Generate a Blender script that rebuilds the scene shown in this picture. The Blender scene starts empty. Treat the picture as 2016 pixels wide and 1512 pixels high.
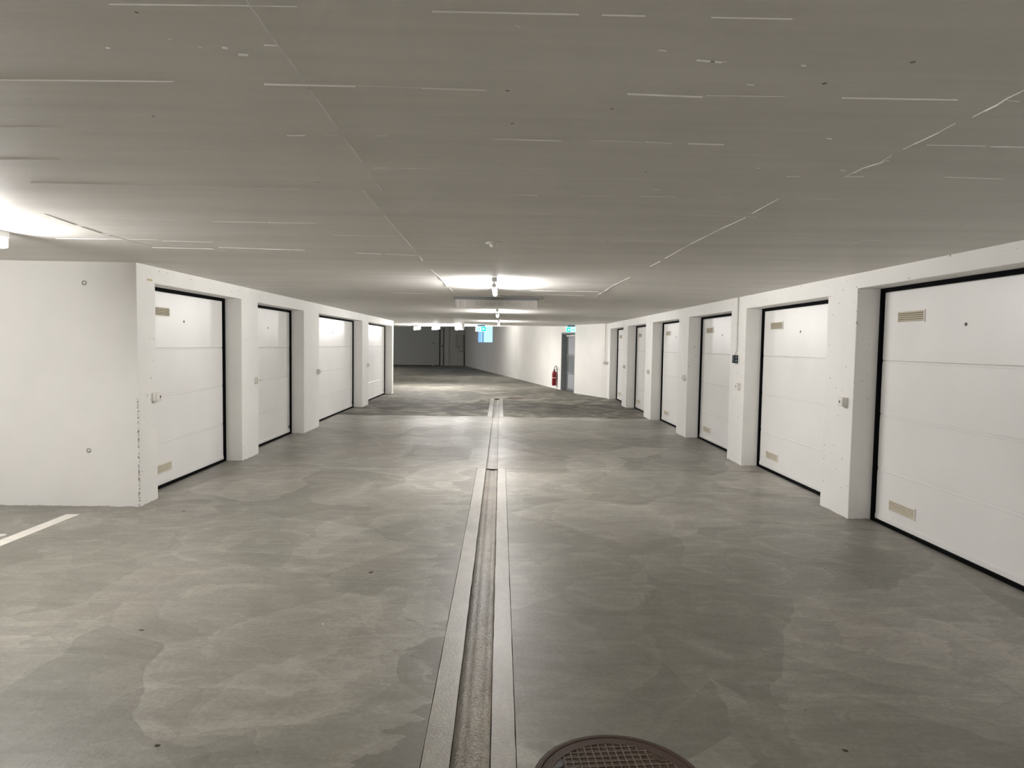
import bpy, bmesh, math, random
from mathutils import Vector, Matrix

# ------------------------------------------------------------------ camera, world, exposure
SC = bpy.context.scene
C = SC.collection
W_PX, H_PX, F_PX = 2016, 1512, 1330.0
VX, VY, ROLL, EYE = 986.05, 679.5, 0.0145, 1.6

def look_matrix():
    d = Vector((VX - W_PX / 2, -(VY - H_PX / 2), -F_PX)).normalized()
    u = Vector((ROLL, 1, 0)); u = (u - d * u.dot(d)).normalized()
    x = d.cross(u)
    return Matrix((x, d, u))            # rows: world axes as seen by the camera = camera to world

cam_data = bpy.data.cameras.new('camera')
cam_data.sensor_width = 36.0
cam_data.lens = F_PX / W_PX * 36.0
cam_data.clip_end = 200
cam = bpy.data.objects.new('camera', cam_data); C.objects.link(cam)
cam.matrix_world = Matrix.Translation((0, 0, EYE)) @ look_matrix().to_4x4()
SC.camera = cam

world = bpy.data.worlds.new('daylight'); SC.world = world; world.use_nodes = True
wn = world.node_tree.nodes; wl = world.node_tree.links
bg = wn['Background']; bg.inputs['Color'].default_value = (0.30, 0.55, 1.0, 1); bg.inputs['Strength'].default_value = 4.2

SC.view_settings.view_transform = 'Standard'
SC.view_settings.look = 'None'
SC.view_settings.gamma = 1.0
SC.view_settings.use_curve_mapping = False
SC.view_settings.exposure = 0.12
LAMP_POWER = 185.0          # tube radiance; the centre row burns brighter than the bay lamps
SC.cycles.use_denoising = True
SC.cycles.max_bounces = 6
SC.cycles.diffuse_bounces = 5
SC.cycles.adaptive_threshold = 0.03
SC.cycles.sample_clamp_indirect = 8.0

# ------------------------------------------------------------------ sizes (metres)
XR, XL = 3.32, -3.43          # faces of the two rows of garages
CEIL = 2.32
OPEN_H = 2.145
RIGHT_BAYS = [(3.98, 6.285), (6.85, 9.145), (9.73, 11.94), (12.60, 14.79), (15.50, 17.69), (18.35, 20.50)]
LEFT_BAYS = [(6.79, 9.02), (9.62, 11.85), (12.83, 16.83), (17.60, 21.40)]
ROW_START = 6.445
LEFT_END = 21.68
RIGHT_END = 20.95

# ------------------------------------------------------------------ helpers
def mesh_obj(name, bm, mat, parent=None, smooth=False):
    bmesh.ops.recalc_face_normals(bm, faces=bm.faces)
    me = bpy.data.meshes.new(name); bm.to_mesh(me); bm.free()
    o = bpy.data.objects.new(name, me); C.objects.link(o)
    if mat: me.materials.append(mat)
    if smooth:
        for p in me.polygons: p.use_smooth = True
    if parent: o.parent = parent
    return o

def tag(o, label=None, cat=None, group=None, kind=None):
    if label: o['label'] = label
    if cat: o['category'] = cat
    if group: o['group'] = group
    if kind: o['kind'] = kind
    return o

def empty(name, loc, rz=0.0, label=None, cat=None, group=None, kind=None):
    o = bpy.data.objects.new(name, None); C.objects.link(o)
    o.empty_display_size = 0.1
    o.location = loc; o.rotation_euler = (0, 0, rz)
    return tag(o, label, cat, group, kind)

def box(bm, x0, x1, y0, y1, z0, z1):
    v = [bm.verts.new(p) for p in ((x0,y0,z0),(x1,y0,z0),(x1,y1,z0),(x0,y1,z0),(x0,y0,z1),(x1,y0,z1),(x1,y1,z1),(x0,y1,z1))]
    for f in ((0,3,2,1),(4,5,6,7),(0,1,5,4),(1,2,6,5),(2,3,7,6),(3,0,4,7)):
        bm.faces.new([v[i] for i in f])
    return v

def new_box(x0, x1, y0, y1, z0, z1, bev=0.0, seg=1):
    bm = bmesh.new(); box(bm, min(x0,x1), max(x0,x1), min(y0,y1), max(y0,y1), min(z0,z1), max(z0,z1))
    if bev: bmesh.ops.bevel(bm, geom=bm.edges[:], offset=bev, segments=seg, affect='EDGES', profile=0.5)
    return bm

def prism(bm, pts, z0, z1):
    """vertical prism over a footprint"""
    a = [bm.verts.new((p[0], p[1], z0)) for p in pts]; b = [bm.verts.new((p[0], p[1], z1)) for p in pts]
    n = len(pts)
    bm.faces.new(a[::-1]); bm.faces.new(b)
    for i in range(n): bm.faces.new((a[i], a[(i+1) % n], b[(i+1) % n], b[i]))

def tube(bm, pts, r, seg=8, caps=True):
    pts = [Vector(p) for p in pts]; rings = []
    n = len(pts); up = None
    for i, p in enumerate(pts):
        t = (pts[min(i+1, n-1)] - pts[max(i-1, 0)]).normalized()
        if up is None:
            up = Vector((0,0,1)) if abs(t.z) < 0.9 else Vector((1,0,0))
        s = t.cross(up).normalized(); up = s.cross(t).normalized()
        rr = r[i] if isinstance(r, (list, tuple)) else r
        rings.append([bm.verts.new(p + (s*math.cos(a) + up*math.sin(a))*rr) for a in [2*math.pi*k/seg for k in range(seg)]])
    for a, b in zip(rings, rings[1:]):
        for k in range(seg): bm.faces.new((a[k], a[(k+1)%seg], b[(k+1)%seg], b[k]))
    if caps:
        bm.faces.new(rings[0][::-1]); bm.faces.new(rings[-1])

def lathe(bm, prof, center=(0,0,0), seg=32, axis='z'):
    """prof: list of (radius, height)"""
    rings = []
    cx, cy, cz = center
    for r, z in prof:
        ring = []
        for k in range(seg):
            a = 2*math.pi*k/seg
            ring.append(bm.verts.new((cx + r*math.cos(a), cy + r*math.sin(a), cz + z)))
        rings.append(ring)
    for a, b in zip(rings, rings[1:]):
        for k in range(seg): bm.faces.new((a[k], a[(k+1)%seg], b[(k+1)%seg], b[k]))
    if prof[0][0] > 0: bm.faces.new(rings[0][::-1])
    if prof[-1][0] > 0: bm.faces.new(rings[-1])
    bmesh.ops.remove_doubles(bm, verts=bm.verts, dist=1e-5)

def xform(bm, M):
    bmesh.ops.transform(bm, matrix=M, verts=bm.verts)

# ------------------------------------------------------------------ materials
class NT:
    def __init__(s, name):
        s.m = bpy.data.materials.new(name); s.m.use_nodes = True
        s.t = s.m.node_tree; s.n = s.t.nodes; s.l = s.t.links
        s.b = s.n['Principled BSDF']; s.out = s.n['Material Output']
        s._p = None
    def node(s, typ, **kw):
        n = s.n.new(typ)
        for k, v in kw.items(): setattr(n, k, v)
        return n
    def link(s, a, b): s.l.new(a, b)
    def setin(s, node, key, v):
        if hasattr(v, 'is_output') or isinstance(v, bpy.types.NodeSocket): s.l.new(v, node.inputs[key])
        else: node.inputs[key].default_value = v
    def pos(s, scale=(1,1,1), off=(0,0,0), rot=(0,0,0)):
        if s._p is None: s._p = s.node('ShaderNodeNewGeometry').outputs['Position']
        mp = s.node('ShaderNodeMapping'); s.l.new(s._p, mp.inputs['Vector'])
        mp.inputs['Scale'].default_value = scale; mp.inputs['Location'].default_value = off; mp.inputs['Rotation'].default_value = rot
        return mp.outputs[0]
    def noise(s, vec, scale, detail=4, rough=0.5, dist=0.0):
        n = s.node('ShaderNodeTexNoise'); s.l.new(vec, n.inputs['Vector'])
        n.inputs['Scale'].default_value = scale; n.inputs['Detail'].default_value = detail
        n.inputs['Roughness'].default_value = rough; n.inputs['Distortion'].default_value = dist
        return n.outputs['Fac']
    def math(s, op, a, b=0.0, c=None):
        n = s.node('ShaderNodeMath', operation=op); s.setin(n, 0, a); s.setin(n, 1, b)
        if c is not None: s.setin(n, 2, c)
        return n.outputs[0]
    def ramp(s, fac, stops):
        n = s.node('ShaderNodeValToRGB'); s.l.new(fac, n.inputs[0])
        e = n.color_ramp.elements
        while len(e) > 1: e.remove(e[-1])
        e[0].position = stops[0][0]; e[0].color = col(stops[0][1])
        for p, c in stops[1:]:
            x = e.new(p); x.color = col(c)
        return n.outputs[0]
    def mix(s, fac, a, b, mode='MIX'):
        n = s.node('ShaderNodeMix', data_type='RGBA', blend_type=mode); s.setin(n, 0, fac)
        for i, v in ((6, a), (7, b)):
            if isinstance(v, bpy.types.NodeSocket): s.l.new(v, n.inputs[i])
            else: n.inputs[i].default_value = col(v)
        return n.outputs[2]
    def bump(s, h, strength=0.3, dist=0.01, prev=None):
        n = s.node('ShaderNodeBump'); n.inputs['Strength'].default_value = strength; n.inputs['Distance'].default_value = dist
        s.l.new(h, n.inputs['Height'])
        if prev is not None: s.l.new(prev, n.inputs['Normal'])
        return n.outputs[0]
    def base(s, c): s.setin(s.b, 'Base Color', c if isinstance(c, bpy.types.NodeSocket) else col(c))
    def rough(s, v): s.setin(s.b, 'Roughness', v)
    def normal(s, v): s.l.new(v, s.b.inputs['Normal'])

def col(c):
    if isinstance(c, (int, float)): return (c, c, c, 1)
    return tuple(c) + (1,) if len(c) == 3 else tuple(c)

def plain(name, c, rough=0.5, metal=0.0, spec=0.5):
    t = NT(name); 
    n = t.noise(t.pos(), 14, 3)
    a = col(c); lo = tuple(x*0.93 for x in a[:3]); hi = tuple(min(1, x*1.05) for x in a[:3])
    t.base(t.ramp(n, [(0.3, lo), (0.7, hi)])); t.rough(rough)
    t.b.inputs['Metallic'].default_value = metal; t.b.inputs['Specular IOR Level'].default_value = spec
    return t.m

def emit(name, c, strength):
    t = NT(name); t.base(c)
    t.b.inputs['Emission Color'].default_value = col(c); t.b.inputs['Emission Strength'].default_value = strength
    return t.m

def pits(t, scale, thr, density):
    """sparse small holes: 1 inside a hole, 0 outside"""
    v = t.node('ShaderNodeTexVoronoi'); t.l.new(t.pos(), v.inputs['Vector']); v.inputs['Scale'].default_value = scale
    near = t.math('LESS_THAN', v.outputs['Distance'], thr)
    sep = t.node('ShaderNodeSeparateColor'); t.l.new(v.outputs['Color'], sep.inputs[0])
    pick = t.math('LESS_THAN', sep.outputs[0], density)
    size = t.math('MULTIPLY', sep.outputs[1], thr)
    near2 = t.math('LESS_THAN', v.outputs['Distance'], size)
    return t.math('MULTIPLY', near2, pick)

def wall_paint(name, c=(0.85, 0.84, 0.81), board=False, holes=0.5, chips=False):
    t = NT(name)
    big = t.noise(t.pos(), 0.9, 4, 0.6)
    fine = t.noise(t.pos((1, 1, 1)), 60, 3, 0.6)
    cc = t.ramp(big, [(0.3, tuple(x*0.94 for x in c)), (0.7, tuple(min(1, x*1.03) for x in c))])
    pp = pits(t, 16, 0.13, holes)
    cc = t.mix(t.math('MULTIPLY', pp, 0.8), cc, (0.10, 0.092, 0.08))
    # grime close to the floor, ragged upper edge
    z = t.node('ShaderNodeSeparateXYZ'); t.l.new(t._p, z.inputs[0])
    e = t.math('MULTIPLY', t.noise(t.pos((1, 1, 1)), 7, 5, 0.7), 0.055)
    g = t.math('LESS_THAN', z.outputs[2], t.math('SUBTRACT', e, 0.022))
    cc = t.mix(t.math('MULTIPLY', g, 0.55), cc, (0.16, 0.14, 0.12))
    if chips:      # knocked-off paint along the outer corner of the left block
        cx = t.math('GREATER_THAN', z.outputs[0], XL-0.013); cy = t.math('LESS_THAN', z.outputs[1], ROW_START+0.010)
        cn = t.math('GREATER_THAN', t.noise(t.pos((1, 1, 1)), 42, 3, 0.7), 0.53)
        cz = t.math('LESS_THAN', z.outputs[2], 1.05)
        cc = t.mix(t.math('MULTIPLY', t.math('MULTIPLY', cx, cy), t.math('MULTIPLY', t.math('MULTIPLY', cn, cz), 0.75)), cc, (0.13, 0.11, 0.09))
    t.base(cc); t.rough(0.62)
    h = t.math('MULTIPLY', fine, 0.3)
    if board:
        w = t.noise(t.pos((7, 7, 0.05)), 1.0, 2, 0.7)
        h = t.math('MULTIPLY', w, 1.5)
    t.normal(t.bump(h, 0.35, 0.004))
    return t.m

def ceiling_paint():
    t = NT('ceiling_paint')
    a = t.noise(t.pos((0.25, 2.2, 1)), 1.6, 5, 0.6)
    b = t.noise(t.pos((0.5, 9, 1)), 3.0, 4, 0.6)
    f = t.noise(t.pos((0.4, 1, 1)), 60, 2, 0.6)
    m = t.math('ADD', t.math('MULTIPLY', a, 0.65), t.math('ADD', t.math('MULTIPLY', b, 0.2), t.math('MULTIPLY', t.noise(t.pos(), 5, 4, 0.65, 0.5), 0.15)))
    cc = t.ramp(m, [(0.34, (0.70, 0.68, 0.64)), (0.5, (0.77, 0.75, 0.71)), (0.66, (0.83, 0.81, 0.77))])
    p = pits(t, 7, 0.06, 0.45)
    cc = t.mix(t.math('MULTIPLY', p, 0.8), cc, (0.12, 0.11, 0.10))
    t.base(cc); t.rough(0.6)
    t.normal(t.bump(f, 0.2, 0.003))
    return t.m

def floor_coat():
    t = NT('floor_coating')
    P = t.pos()
    sep = t.node('ShaderNodeSeparateXYZ'); t.l.new(t._p, sep.inputs[0])
    X, Y = sep.outputs[0], sep.outputs[1]
    # distorted coordinates
    dn = t.node('ShaderNodeTexNoise'); t.l.new(P, dn.inputs['Vector']); dn.inputs['Scale'].default_value = 1.1; dn.inputs['Detail'].default_value = 3
    off = t.node('ShaderNodeVectorMath', operation='SCALE'); t.l.new(dn.outputs['Color'], off.inputs[0]); off.inputs['Scale'].default_value = 0.55
    add = t.node('ShaderNodeVectorMath', operation='ADD'); t.l.new(P, add.inputs[0]); t.l.new(off.outputs[0], add.inputs[1])
    def swirl(scale, rings, seed, warp):
        mp = t.node('ShaderNodeMapping'); t.l.new(add.outputs[0], mp.inputs['Vector']); mp.inputs['Location'].default_value = (seed, seed*1.7, 0)
        mp.inputs['Scale'].default_value = (1, 1, 0)
        v = t.node('ShaderNodeTexVoronoi', feature='F1'); t.l.new(mp.outputs[0], v.inputs['Vector']); v.inputs['Scale'].default_value = scale
        v.inputs['Randomness'].default_value = 0.9
        sc = t.node('ShaderNodeSeparateColor'); t.l.new(v.outputs['Color'], sc.inputs[0])
        d = t.math('ADD', t.math('MULTIPLY', v.outputs['Distance'], rings), t.math('MULTIPLY', t.noise(P, 2.4, 4, 0.6), warp))
        fr = t.math('FRACT', d)
        streak = t.math('POWER', fr, 3.0)             # soft on one side, crisp on the other, like a trowel pass
        return sc.outputs[0], streak, v.outputs['Distance']
    c1, s1, d1 = swirl(0.85, 4.0, 3.1, 1.3)
    c2, s2, d2 = swirl(1.9, 3.0, 11.7, 1.0)
    n1 = t.noise(P, 0.55, 5, 0.6, 0.6)
    n2 = t.noise(t.pos((0.8, 1.25, 1)), 3.0, 5, 0.66, 1.4)
    n3 = t.noise(P, 40, 2, 0.7)
    n5 = t.noise(t.pos((0.5, 2.2, 1), rot=(0, 0, 0.25)), 2.6, 4, 0.7, 2.2)
    n4 = t.noise(P, 150, 1, 0.5)
    msk = t.math('MULTIPLY', t.noise(P, 1.3, 3, 0.5), 1.0)
    v = t.math('MULTIPLY', t.math('SUBTRACT', n1, 0.5), 0.65)
    v = t.math('ADD', v, t.math('MULTIPLY', t.math('SUBTRACT', c1, 0.5), 0.30))
    v = t.math('ADD', v, t.math('MULTIPLY', t.math('SUBTRACT', c2, 0.5), 0.17))
    v = t.math('ADD', v, t.math('MULTIPLY', t.math('MULTIPLY', s1, msk), 0.26))
    v = t.math('ADD', v, t.math('MULTIPLY', t.math('MULTIPLY', s2, msk), 0.15))
    v = t.math('ADD', v, t.math('MULTIPLY', t.math('SUBTRACT', n2, 0.5), 0.62))
    v = t.math('ADD', v, t.math('MULTIPLY', t.math('SUBTRACT', n3, 0.5), 0.45))
    v = t.math('ADD', v, t.math('MULTIPLY', t.math('SUBTRACT', n5, 0.5), 0.55))
    v = t.math('ADD', v, 0.47)
    cc = t.ramp(v, [(0.12, (0.130, 0.123, 0.103)), (0.40, (0.200, 0.190, 0.163)), (0.60, (0.270, 0.256, 0.223)), (0.9, (0.42, 0.40, 0.355))])
    # warm and green drifts of tone
    hue = t.noise(P, 0.8, 3, 0.5, 0.4)
    cc = t.mix(t.math('MULTIPLY', t.math('GREATER_THAN', hue, -1), 0.22), cc, t.ramp(hue, [(0.35, (0.200, 0.203, 0.170)), (0.65, (0.285, 0.250, 0.212))]))
    # dark damp-looking stains creeping out from the left edge band
    w = t.math('SUBTRACT', t.math('MULTIPLY', t.noise(t.pos((0.7, 1.6, 1)), 1.7, 5, 0.6, 0.8), 1.3), 0.54)
    dd = t.math('SUBTRACT', -0.285, X)
    st = t.math('MULTIPLY', t.math('MULTIPLY', t.math('GREATER_THAN', dd, 0.0), t.math('LESS_THAN', dd, w)), t.math('LESS_THAN', Y, 8.7))
    cc = t.mix(t.math('MULTIPLY', st, 0.60), cc, (0.125, 0.115, 0.095))
    # older dark coat beyond the filled drain section
    edge = t.math('ADD', 15.02, t.math('MULTIPLY', t.math('SUBTRACT', t.noise(t.pos((1, 0.3, 1)), 0.9, 3, 0.5), 0.5), 0.9))
    far = t.math('GREATER_THAN', Y, edge)
    fade = t.node('ShaderNodeMapRange'); t.l.new(Y, fade.inputs['Value'])
    fade.inputs['From Min'].default_value = 20.0; fade.inputs['From Max'].default_value = 26.0
    fade.inputs['To Min'].default_value = 1.0; fade.inputs['To Max'].default_value = 0.55
    cc = t.mix(t.math('MULTIPLY', far, t.math('MULTIPLY', fade.outputs[0], 0.85)), cc, t.ramp(t.noise(t.pos((1, 1, 1)), 1.4, 5, 0.65, 1.0), [(0.36, (0.060, 0.056, 0.047)), (0.5, (0.115, 0.108, 0.092)), (0.66, (0.30, 0.28, 0.24))]))
    # specks
    p = pits(t, 6, 0.05, 0.45)
    cc = t.mix(t.math('MULTIPLY', p, 0.85), cc, (0.02, 0.018, 0.015))
    t.base(cc)
    r = t.math('ADD', 0.26, t.math('MULTIPLY', n2, 0.30))
    r = t.math('ADD', r, t.math('MULTIPLY', far, 0.25))
    t.rough(t.math('ADD', r, t.math('MULTIPLY', t.math('SUBTRACT', 0.5, v), 0.15)))
    t.setin(t.b, 'Specular IOR Level', t.math('SUBTRACT', 0.5, t.math('MULTIPLY', far, 0.38)))
    h = t.math('ADD', t.math('MULTIPLY', n3, 0.7), t.math('MULTIPLY', n4, 0.35))
    t.normal(t.bump(h, 0.30, 0.004))
    return t.m

def channel_rough(name, lo, hi, spec=0.5, rough=0.4, sc=16, bump=0.5, w=(0.45, 0.35, 0.2)):
    t = NT(name)
    a = t.noise(t.pos((1, 0.6, 1)), sc, 5, 0.75, 0.5)
    b = t.noise(t.pos((1, 0.6, 1)), 2.2, 3, 0.6, 0.4)
    f = t.noise(t.pos(), 85, 2, 0.7)
    m = t.math('ADD', t.math('MULTIPLY', a, w[0]), t.math('ADD', t.math('MULTIPLY', b, w[1]), t.math('MULTIPLY', f, w[2])))
    t.base(t.ramp(m, [(0.33, lo), (0.62, hi)])); t.rough(t.math('ADD', rough, t.math('MULTIPLY', a, 0.2)))
    t.b.inputs['Specular IOR Level'].default_value = spec
    t.normal(t.bump(f, bump, 0.006))
    return t.m

def door_skin():
    t = NT('door_white_steel')
    g = t.noise(t.pos((3, 3, 30)), 9, 3, 0.6)
    b = t.noise(t.pos(), 1.2, 3, 0.5)
    t.base(t.ramp(b, [(0.3, (0.82, 0.81, 0.79)), (0.7, (0.87, 0.86, 0.84))])); t.rough(0.33)
    t.b.inputs['Specular IOR Level'].default_value = 0.5
    t.normal(t.bump(g, 0.10, 0.003))
    return t.m

M_WALL = wall_paint('white_wall_paint')
M_WALL_CHIPPED = wall_paint('white_wall_paint_with_chipped_corner', chips=True)
M_WALL_BOARD = wall_paint('white_board_marked_wall', (0.82, 0.805, 0.765), board=True, holes=0.08)
M_WALL_GREY = wall_paint('grey_concrete_wall', (0.50, 0.50, 0.455), holes=0.05)
M_CEIL = ceiling_paint()
M_FLOOR = floor_coat()
M_BAND = channel_rough('drain_edge_concrete', (0.20, 0.187, 0.158), (0.39, 0.37, 0.33), rough=0.28, sc=9, bump=0.22)
M_BED = channel_rough('drain_bed_stained', (0.034, 0.026, 0.018), (0.34, 0.30, 0.24), rough=0.22, sc=24, bump=0.7, w=(0.36, 0.34, 0.30))
M_DOOR = door_skin()
M_RUBBER = plain('black_rubber_seal', (0.0035, 0.0035, 0.004), 0.8, spec=0.05)
M_VENT = plain('beige_vent_plastic', (0.58, 0.52, 0.40), 0.5)
M_VENTDARK = plain('vent_shadow_gap', (0.10, 0.08, 0.055), 0.8)
M_PLASTIC = plain('white_plastic', (0.80, 0.785, 0.74), 0.38)
M_BLACK = plain('black_plastic', (0.012, 0.016, 0.022), 0.35)
M_SOCKET = plain('blue_grey_socket', (0.09, 0.15, 0.21), 0.4)
M_GREYMETAL = plain('grey_painted_metal', (0.19, 0.205, 0.21), 0.45)
M_LIGHTMETAL = plain('light_grey_metal', (0.45, 0.46, 0.46), 0.35, 0.3)
M_GATE = plain('dull_grey_gate_sheet', (0.42, 0.42, 0.375), 0.55)
M_GATEDARK = plain('dark_gate_gap', (0.05, 0.05, 0.045), 0.7)
M_RED = plain('red_extinguisher_paint', (0.19, 0.004, 0.010), 0.3)
M_LINE = plain('white_line_paint', (0.80, 0.77, 0.70), 0.55)
M_IRON = channel_rough('rusty_cast_iron', (0.022, 0.012, 0.008), (0.070, 0.038, 0.024), rough=0.45, sc=20)
M_IRONRIB = channel_rough('worn_iron_rib', (0.070, 0.052, 0.036), (0.16, 0.125, 0.09), rough=0.38, sc=25)
M_STEELPLUG = plain('grey_steel_plug', (0.060, 0.062, 0.062), 0.45, 0.2)
M_TUBE = emit('glowing_lamp_tube', (1.0, 0.972, 0.95), LAMP_POWER)
M_TUBE_CENTRE = emit('glowing_centre_lamp_tube', (1.0, 0.972, 0.95), LAMP_POWER*1.6)
M_TUBE_FAR = emit('glowing_far_lamp_tube', (1.0, 0.972, 0.95), LAMP_POWER*0.75)
M_TUBE_FILL = emit('glowing_fill_lamp_tube', (1.0, 0.972, 0.95), LAMP_POWER*1.0)  # only for the unseen lamps added to brighten the far end
M_HOUSING = plain('white_lamp_housing', (0.72, 0.71, 0.68), 0.4)
M_TAG = plain('yellowed_tape', (0.55, 0.46, 0.26), 0.6)
M_BASE = plain('dark_subfloor', (0.03, 0.03, 0.028), 0.9)
M_CHANNEL = plain('anodised_sign_rail', (0.17, 0.175, 0.18), 0.4, 0.3)
M_CABLE = plain('grey_cable', (0.22, 0.22, 0.20), 0.5)

def acrylic():
    t = NT('clear_acrylic_sign_sheet')
    t.b.inputs['Base Color'].default_value = (0.74, 0.72, 0.68, 1); t.rough(0.07)
    tr = t.node('ShaderNodeBsdfTransparent'); tr.inputs[0].default_value = (0.95, 0.95, 0.93, 1)
    mx = t.node('ShaderNodeMixShader'); mx.inputs[0].default_value = 0.86
    t.l.new(tr.outputs[0], mx.inputs[1]); t.l.new(t.b.outputs[0], mx.inputs[2]); t.l.new(mx.outputs[0], t.out.inputs[0])
    return t.m
M_ACRYL = acrylic()
M_ENGRAVE = plain('engraved_sign_lettering', (0.50, 0.48, 0.44), 0.5)

def frosted():
    t = NT('frosted_window_glass')
    tl = t.node('ShaderNodeBsdfTranslucent'); tl.inputs[0].default_value = (0.85, 0.92, 1.0, 1)
    tr = t.node('ShaderNodeBsdfTransparent'); tr.inputs[0].default_value = (0.9, 0.95, 1.0, 1)
    mx = t.node('ShaderNodeMixShader'); mx.inputs[0].default_value = 0.35
    t.l.new(tr.outputs[0], mx.inputs[1]); t.l.new(tl.outputs[0], mx.inputs[2])
    gl = t.node('ShaderNodeBsdfGlossy'); gl.inputs['Roughness'].default_value = 0.15
    m2 = t.node('ShaderNodeMixShader'); m2.inputs[0].default_value = 0.06
    t.l.new(mx.outputs[0], m2.inputs[1]); t.l.new(gl.outputs[0], m2.inputs[2]); t.l.new(m2.outputs[0], t.out.inputs[0])
    return t.m
M_GLASS = frosted()
M_PANE_LIGHT = plain('pale_door_pane', (0.42, 0.43, 0.45), 0.18)
M_PANE_DARK = plain('grey_door_pane', (0.22, 0.235, 0.235), 0.18)
M_SIGN_GREEN = emit('lit_sign_green', (0.0, 0.42, 0.30), 1.2)
M_SIGN_WHITE = emit('lit_sign_white', (0.38, 1.0, 0.92), 1.7)

# ------------------------------------------------------------------ floor
R_MAN, MAN = 0.322, (0.462, 2.372)
R_FAR, MANF = 0.31, (0.449, 20.32)
CH_X0, CH_X1 = -0.285, 0.085      # outer edges of the two edge bands
G_X0, G_X1 = -0.170, -0.020       # edges of the gutter
CH_END = 20.13
JOINT = 8.72

def slab_with_holes(name, outer, holes, mat, top=0.0, thick=0.06):
    cu = bpy.data.curves.new(name + '_outline', 'CURVE'); cu.dimensions = '2D'; cu.fill_mode = 'BOTH'; cu.extrude = thick/2
    for poly in [outer] + holes:
        sp = cu.splines.new('POLY'); sp.points.add(len(poly)-1); sp.use_cyclic_u = True
        for i, p in enumerate(poly): sp.points[i].co = (p[0], p[1], 0, 1)
    tmp = bpy.data.objects.new('tmp', cu); C.objects.link(tmp)
    dg = bpy.context.evaluated_depsgraph_get()
    me = bpy.data.meshes.new_from_object(tmp.evaluated_get(dg))
    C.objects.unlink(tmp); bpy.data.objects.remove(tmp)
    me.transform(Matrix.Translation((0, 0, top - thick/2)))
    me.materials.clear(); me.materials.append(mat)
    o = bpy.data.objects.new(name, me); C.objects.link(o); me.name = name
    return o

def circle(c, r, n=64): return [(c[0] + r*math.cos(2*math.pi*k/n), c[1] + r*math.sin(2*math.pi*k/n)) for k in range(n)]

fl_near = slab_with_holes('floor', [(-12, -9), (4.6, -9), (4.6, JOINT-0.004), (CH_X1, JOINT-0.004), (CH_X1, -9+0.5), (CH_X0, -9+0.5), (CH_X0, JOINT-0.004), (-12, JOINT-0.004)],
                          [circle(MAN, R_MAN+0.004)], M_FLOOR)
tag(fl_near, 'grey trowelled concrete floor in front of the cross joint', 'floor', kind='structure')
fl_far = slab_with_holes('floor', [(-12.4, JOINT+0.004), (G_X0, JOINT+0.004), (G_X0, 14.98), (CH_X0, 14.98), (CH_X0, CH_END), (CH_X1, CH_END), (CH_X1, 14.98), (G_X1, 14.98),
                          (G_X1, JOINT+0.004), (4.6, JOINT+0.004), (4.6, 53), (-12.4, 53)], [circle(MANF, R_FAR)], M_FLOOR)
tag(fl_far, 'grey trowelled concrete floor beyond the cross joint', 'floor', kind='structure')
sub = mesh_obj('floor_base', new_box(-12.4, 4.7, -9.1, 53, -0.12, -0.075), M_BASE); tag(sub, 'dark bed under the floor joints', 'floor', kind='structure')

# ------------------------------------------------------------------ drain channel
drain = empty('drainage_channel', (-0.1, 0, 0), 0, 'long rough stained drainage gutter with pale edge bands down the middle of the floor', 'drain')
def bedmesh(y0, y1, depth, step=0.12, jag=0.004, x0=G_X0, x1=G_X1):
    rnd = random.Random(5); bm = bmesh.new(); rows = []
    n = int((y1-y0)/step)+1
    for i in range(n+1):
        y = y0 + (y1-y0)*i/n
        j0 = rnd.uniform(-jag, jag); j1 = rnd.uniform(-jag, jag)
        prof = [(x0-0.0, -0.001), (x0+0.006+j0, -depth*0.9), (x0+0.03+j0, -depth*0.62), (x0+0.05, -depth*1.0), ((x0+x1)/2, -depth*1.1), (x1-0.035, -depth), (x1-0.018+j1, -depth*0.7), (x1-0.006+j1, -depth*0.9), (x1, -0.001)]
        rows.append([bm.verts.new((px + 0.1, y, pz + rnd.uniform(-1,1)*depth*0.05*(1 if 0 < k < 8 else 0))) for k, (px, pz) in enumerate(prof)])
    for a, b in zip(rows, rows[1:]):
        for k in range(len(a)-1): bm.faces.new((a[k], a[k+1], b[k+1], b[k]))
    return bm
o = mesh_obj('gutter_bed', bedmesh(-8.5, JOINT+0.014, 0.026, 0.07), M_BED, drain, True); o['label'] = 'brown stained rough gutter bed'
o = mesh_obj('gutter_bed', bedmesh(JOINT+0.001, 14.98, 0.011, 0.10), M_FLOOR, drain, True); o['label'] = 'gutter bed coated over with floor grey'
o = mesh_obj('gutter_bed', bedmesh(14.98, CH_END, 0.030, 0.10), M_BED, drain, True)
def band(x0, x1, y0, y1, rag=0.0, seed=1):
    rnd = random.Random(seed); bm = bmesh.new(); top = []; n = max(2, int((y1-y0)/0.12))
    L, R = [], []
    for i in range(n+1):
        y = y0 + (y1-y0)*i/n
        L.append((x0 + rnd.uniform(0, rag), y)); R.append((x1 - rnd.uniform(0, rag), y))
    pts = L + R[::-1]
    a = [[bm.verts.new((p[0]+0.1, p[1], z)) for p in (L[i], R[i])] for i in range(n+1) for z in (0.0015,)]
    for i in range(n):
        bm.faces.new((a[i][0], a[i][1], a[i+1][1], a[i+1][0]))
    ex = bmesh.ops.extrude_face_region(bm, geom=bm.faces[:])
    for v in [g for g in ex['geom'] if isinstance(g, bmesh.types.BMVert)]: v.co.z -= 0.05
    return bm
for i, (x0, x1, y0, y1) in enumerate([(CH_X0, G_X0, -8.5, JOINT-0.01), (G_X1, CH_X1, -8.5, JOINT-0.01), (CH_X0, G_X0, 15.0, CH_END), (G_X1, CH_X1, 15.0, CH_END)]):
    mesh_obj('edge_band', band(x0+0.002, x1-0.002, y0, y1, 0.003, i), M_BAND, drain)

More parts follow.
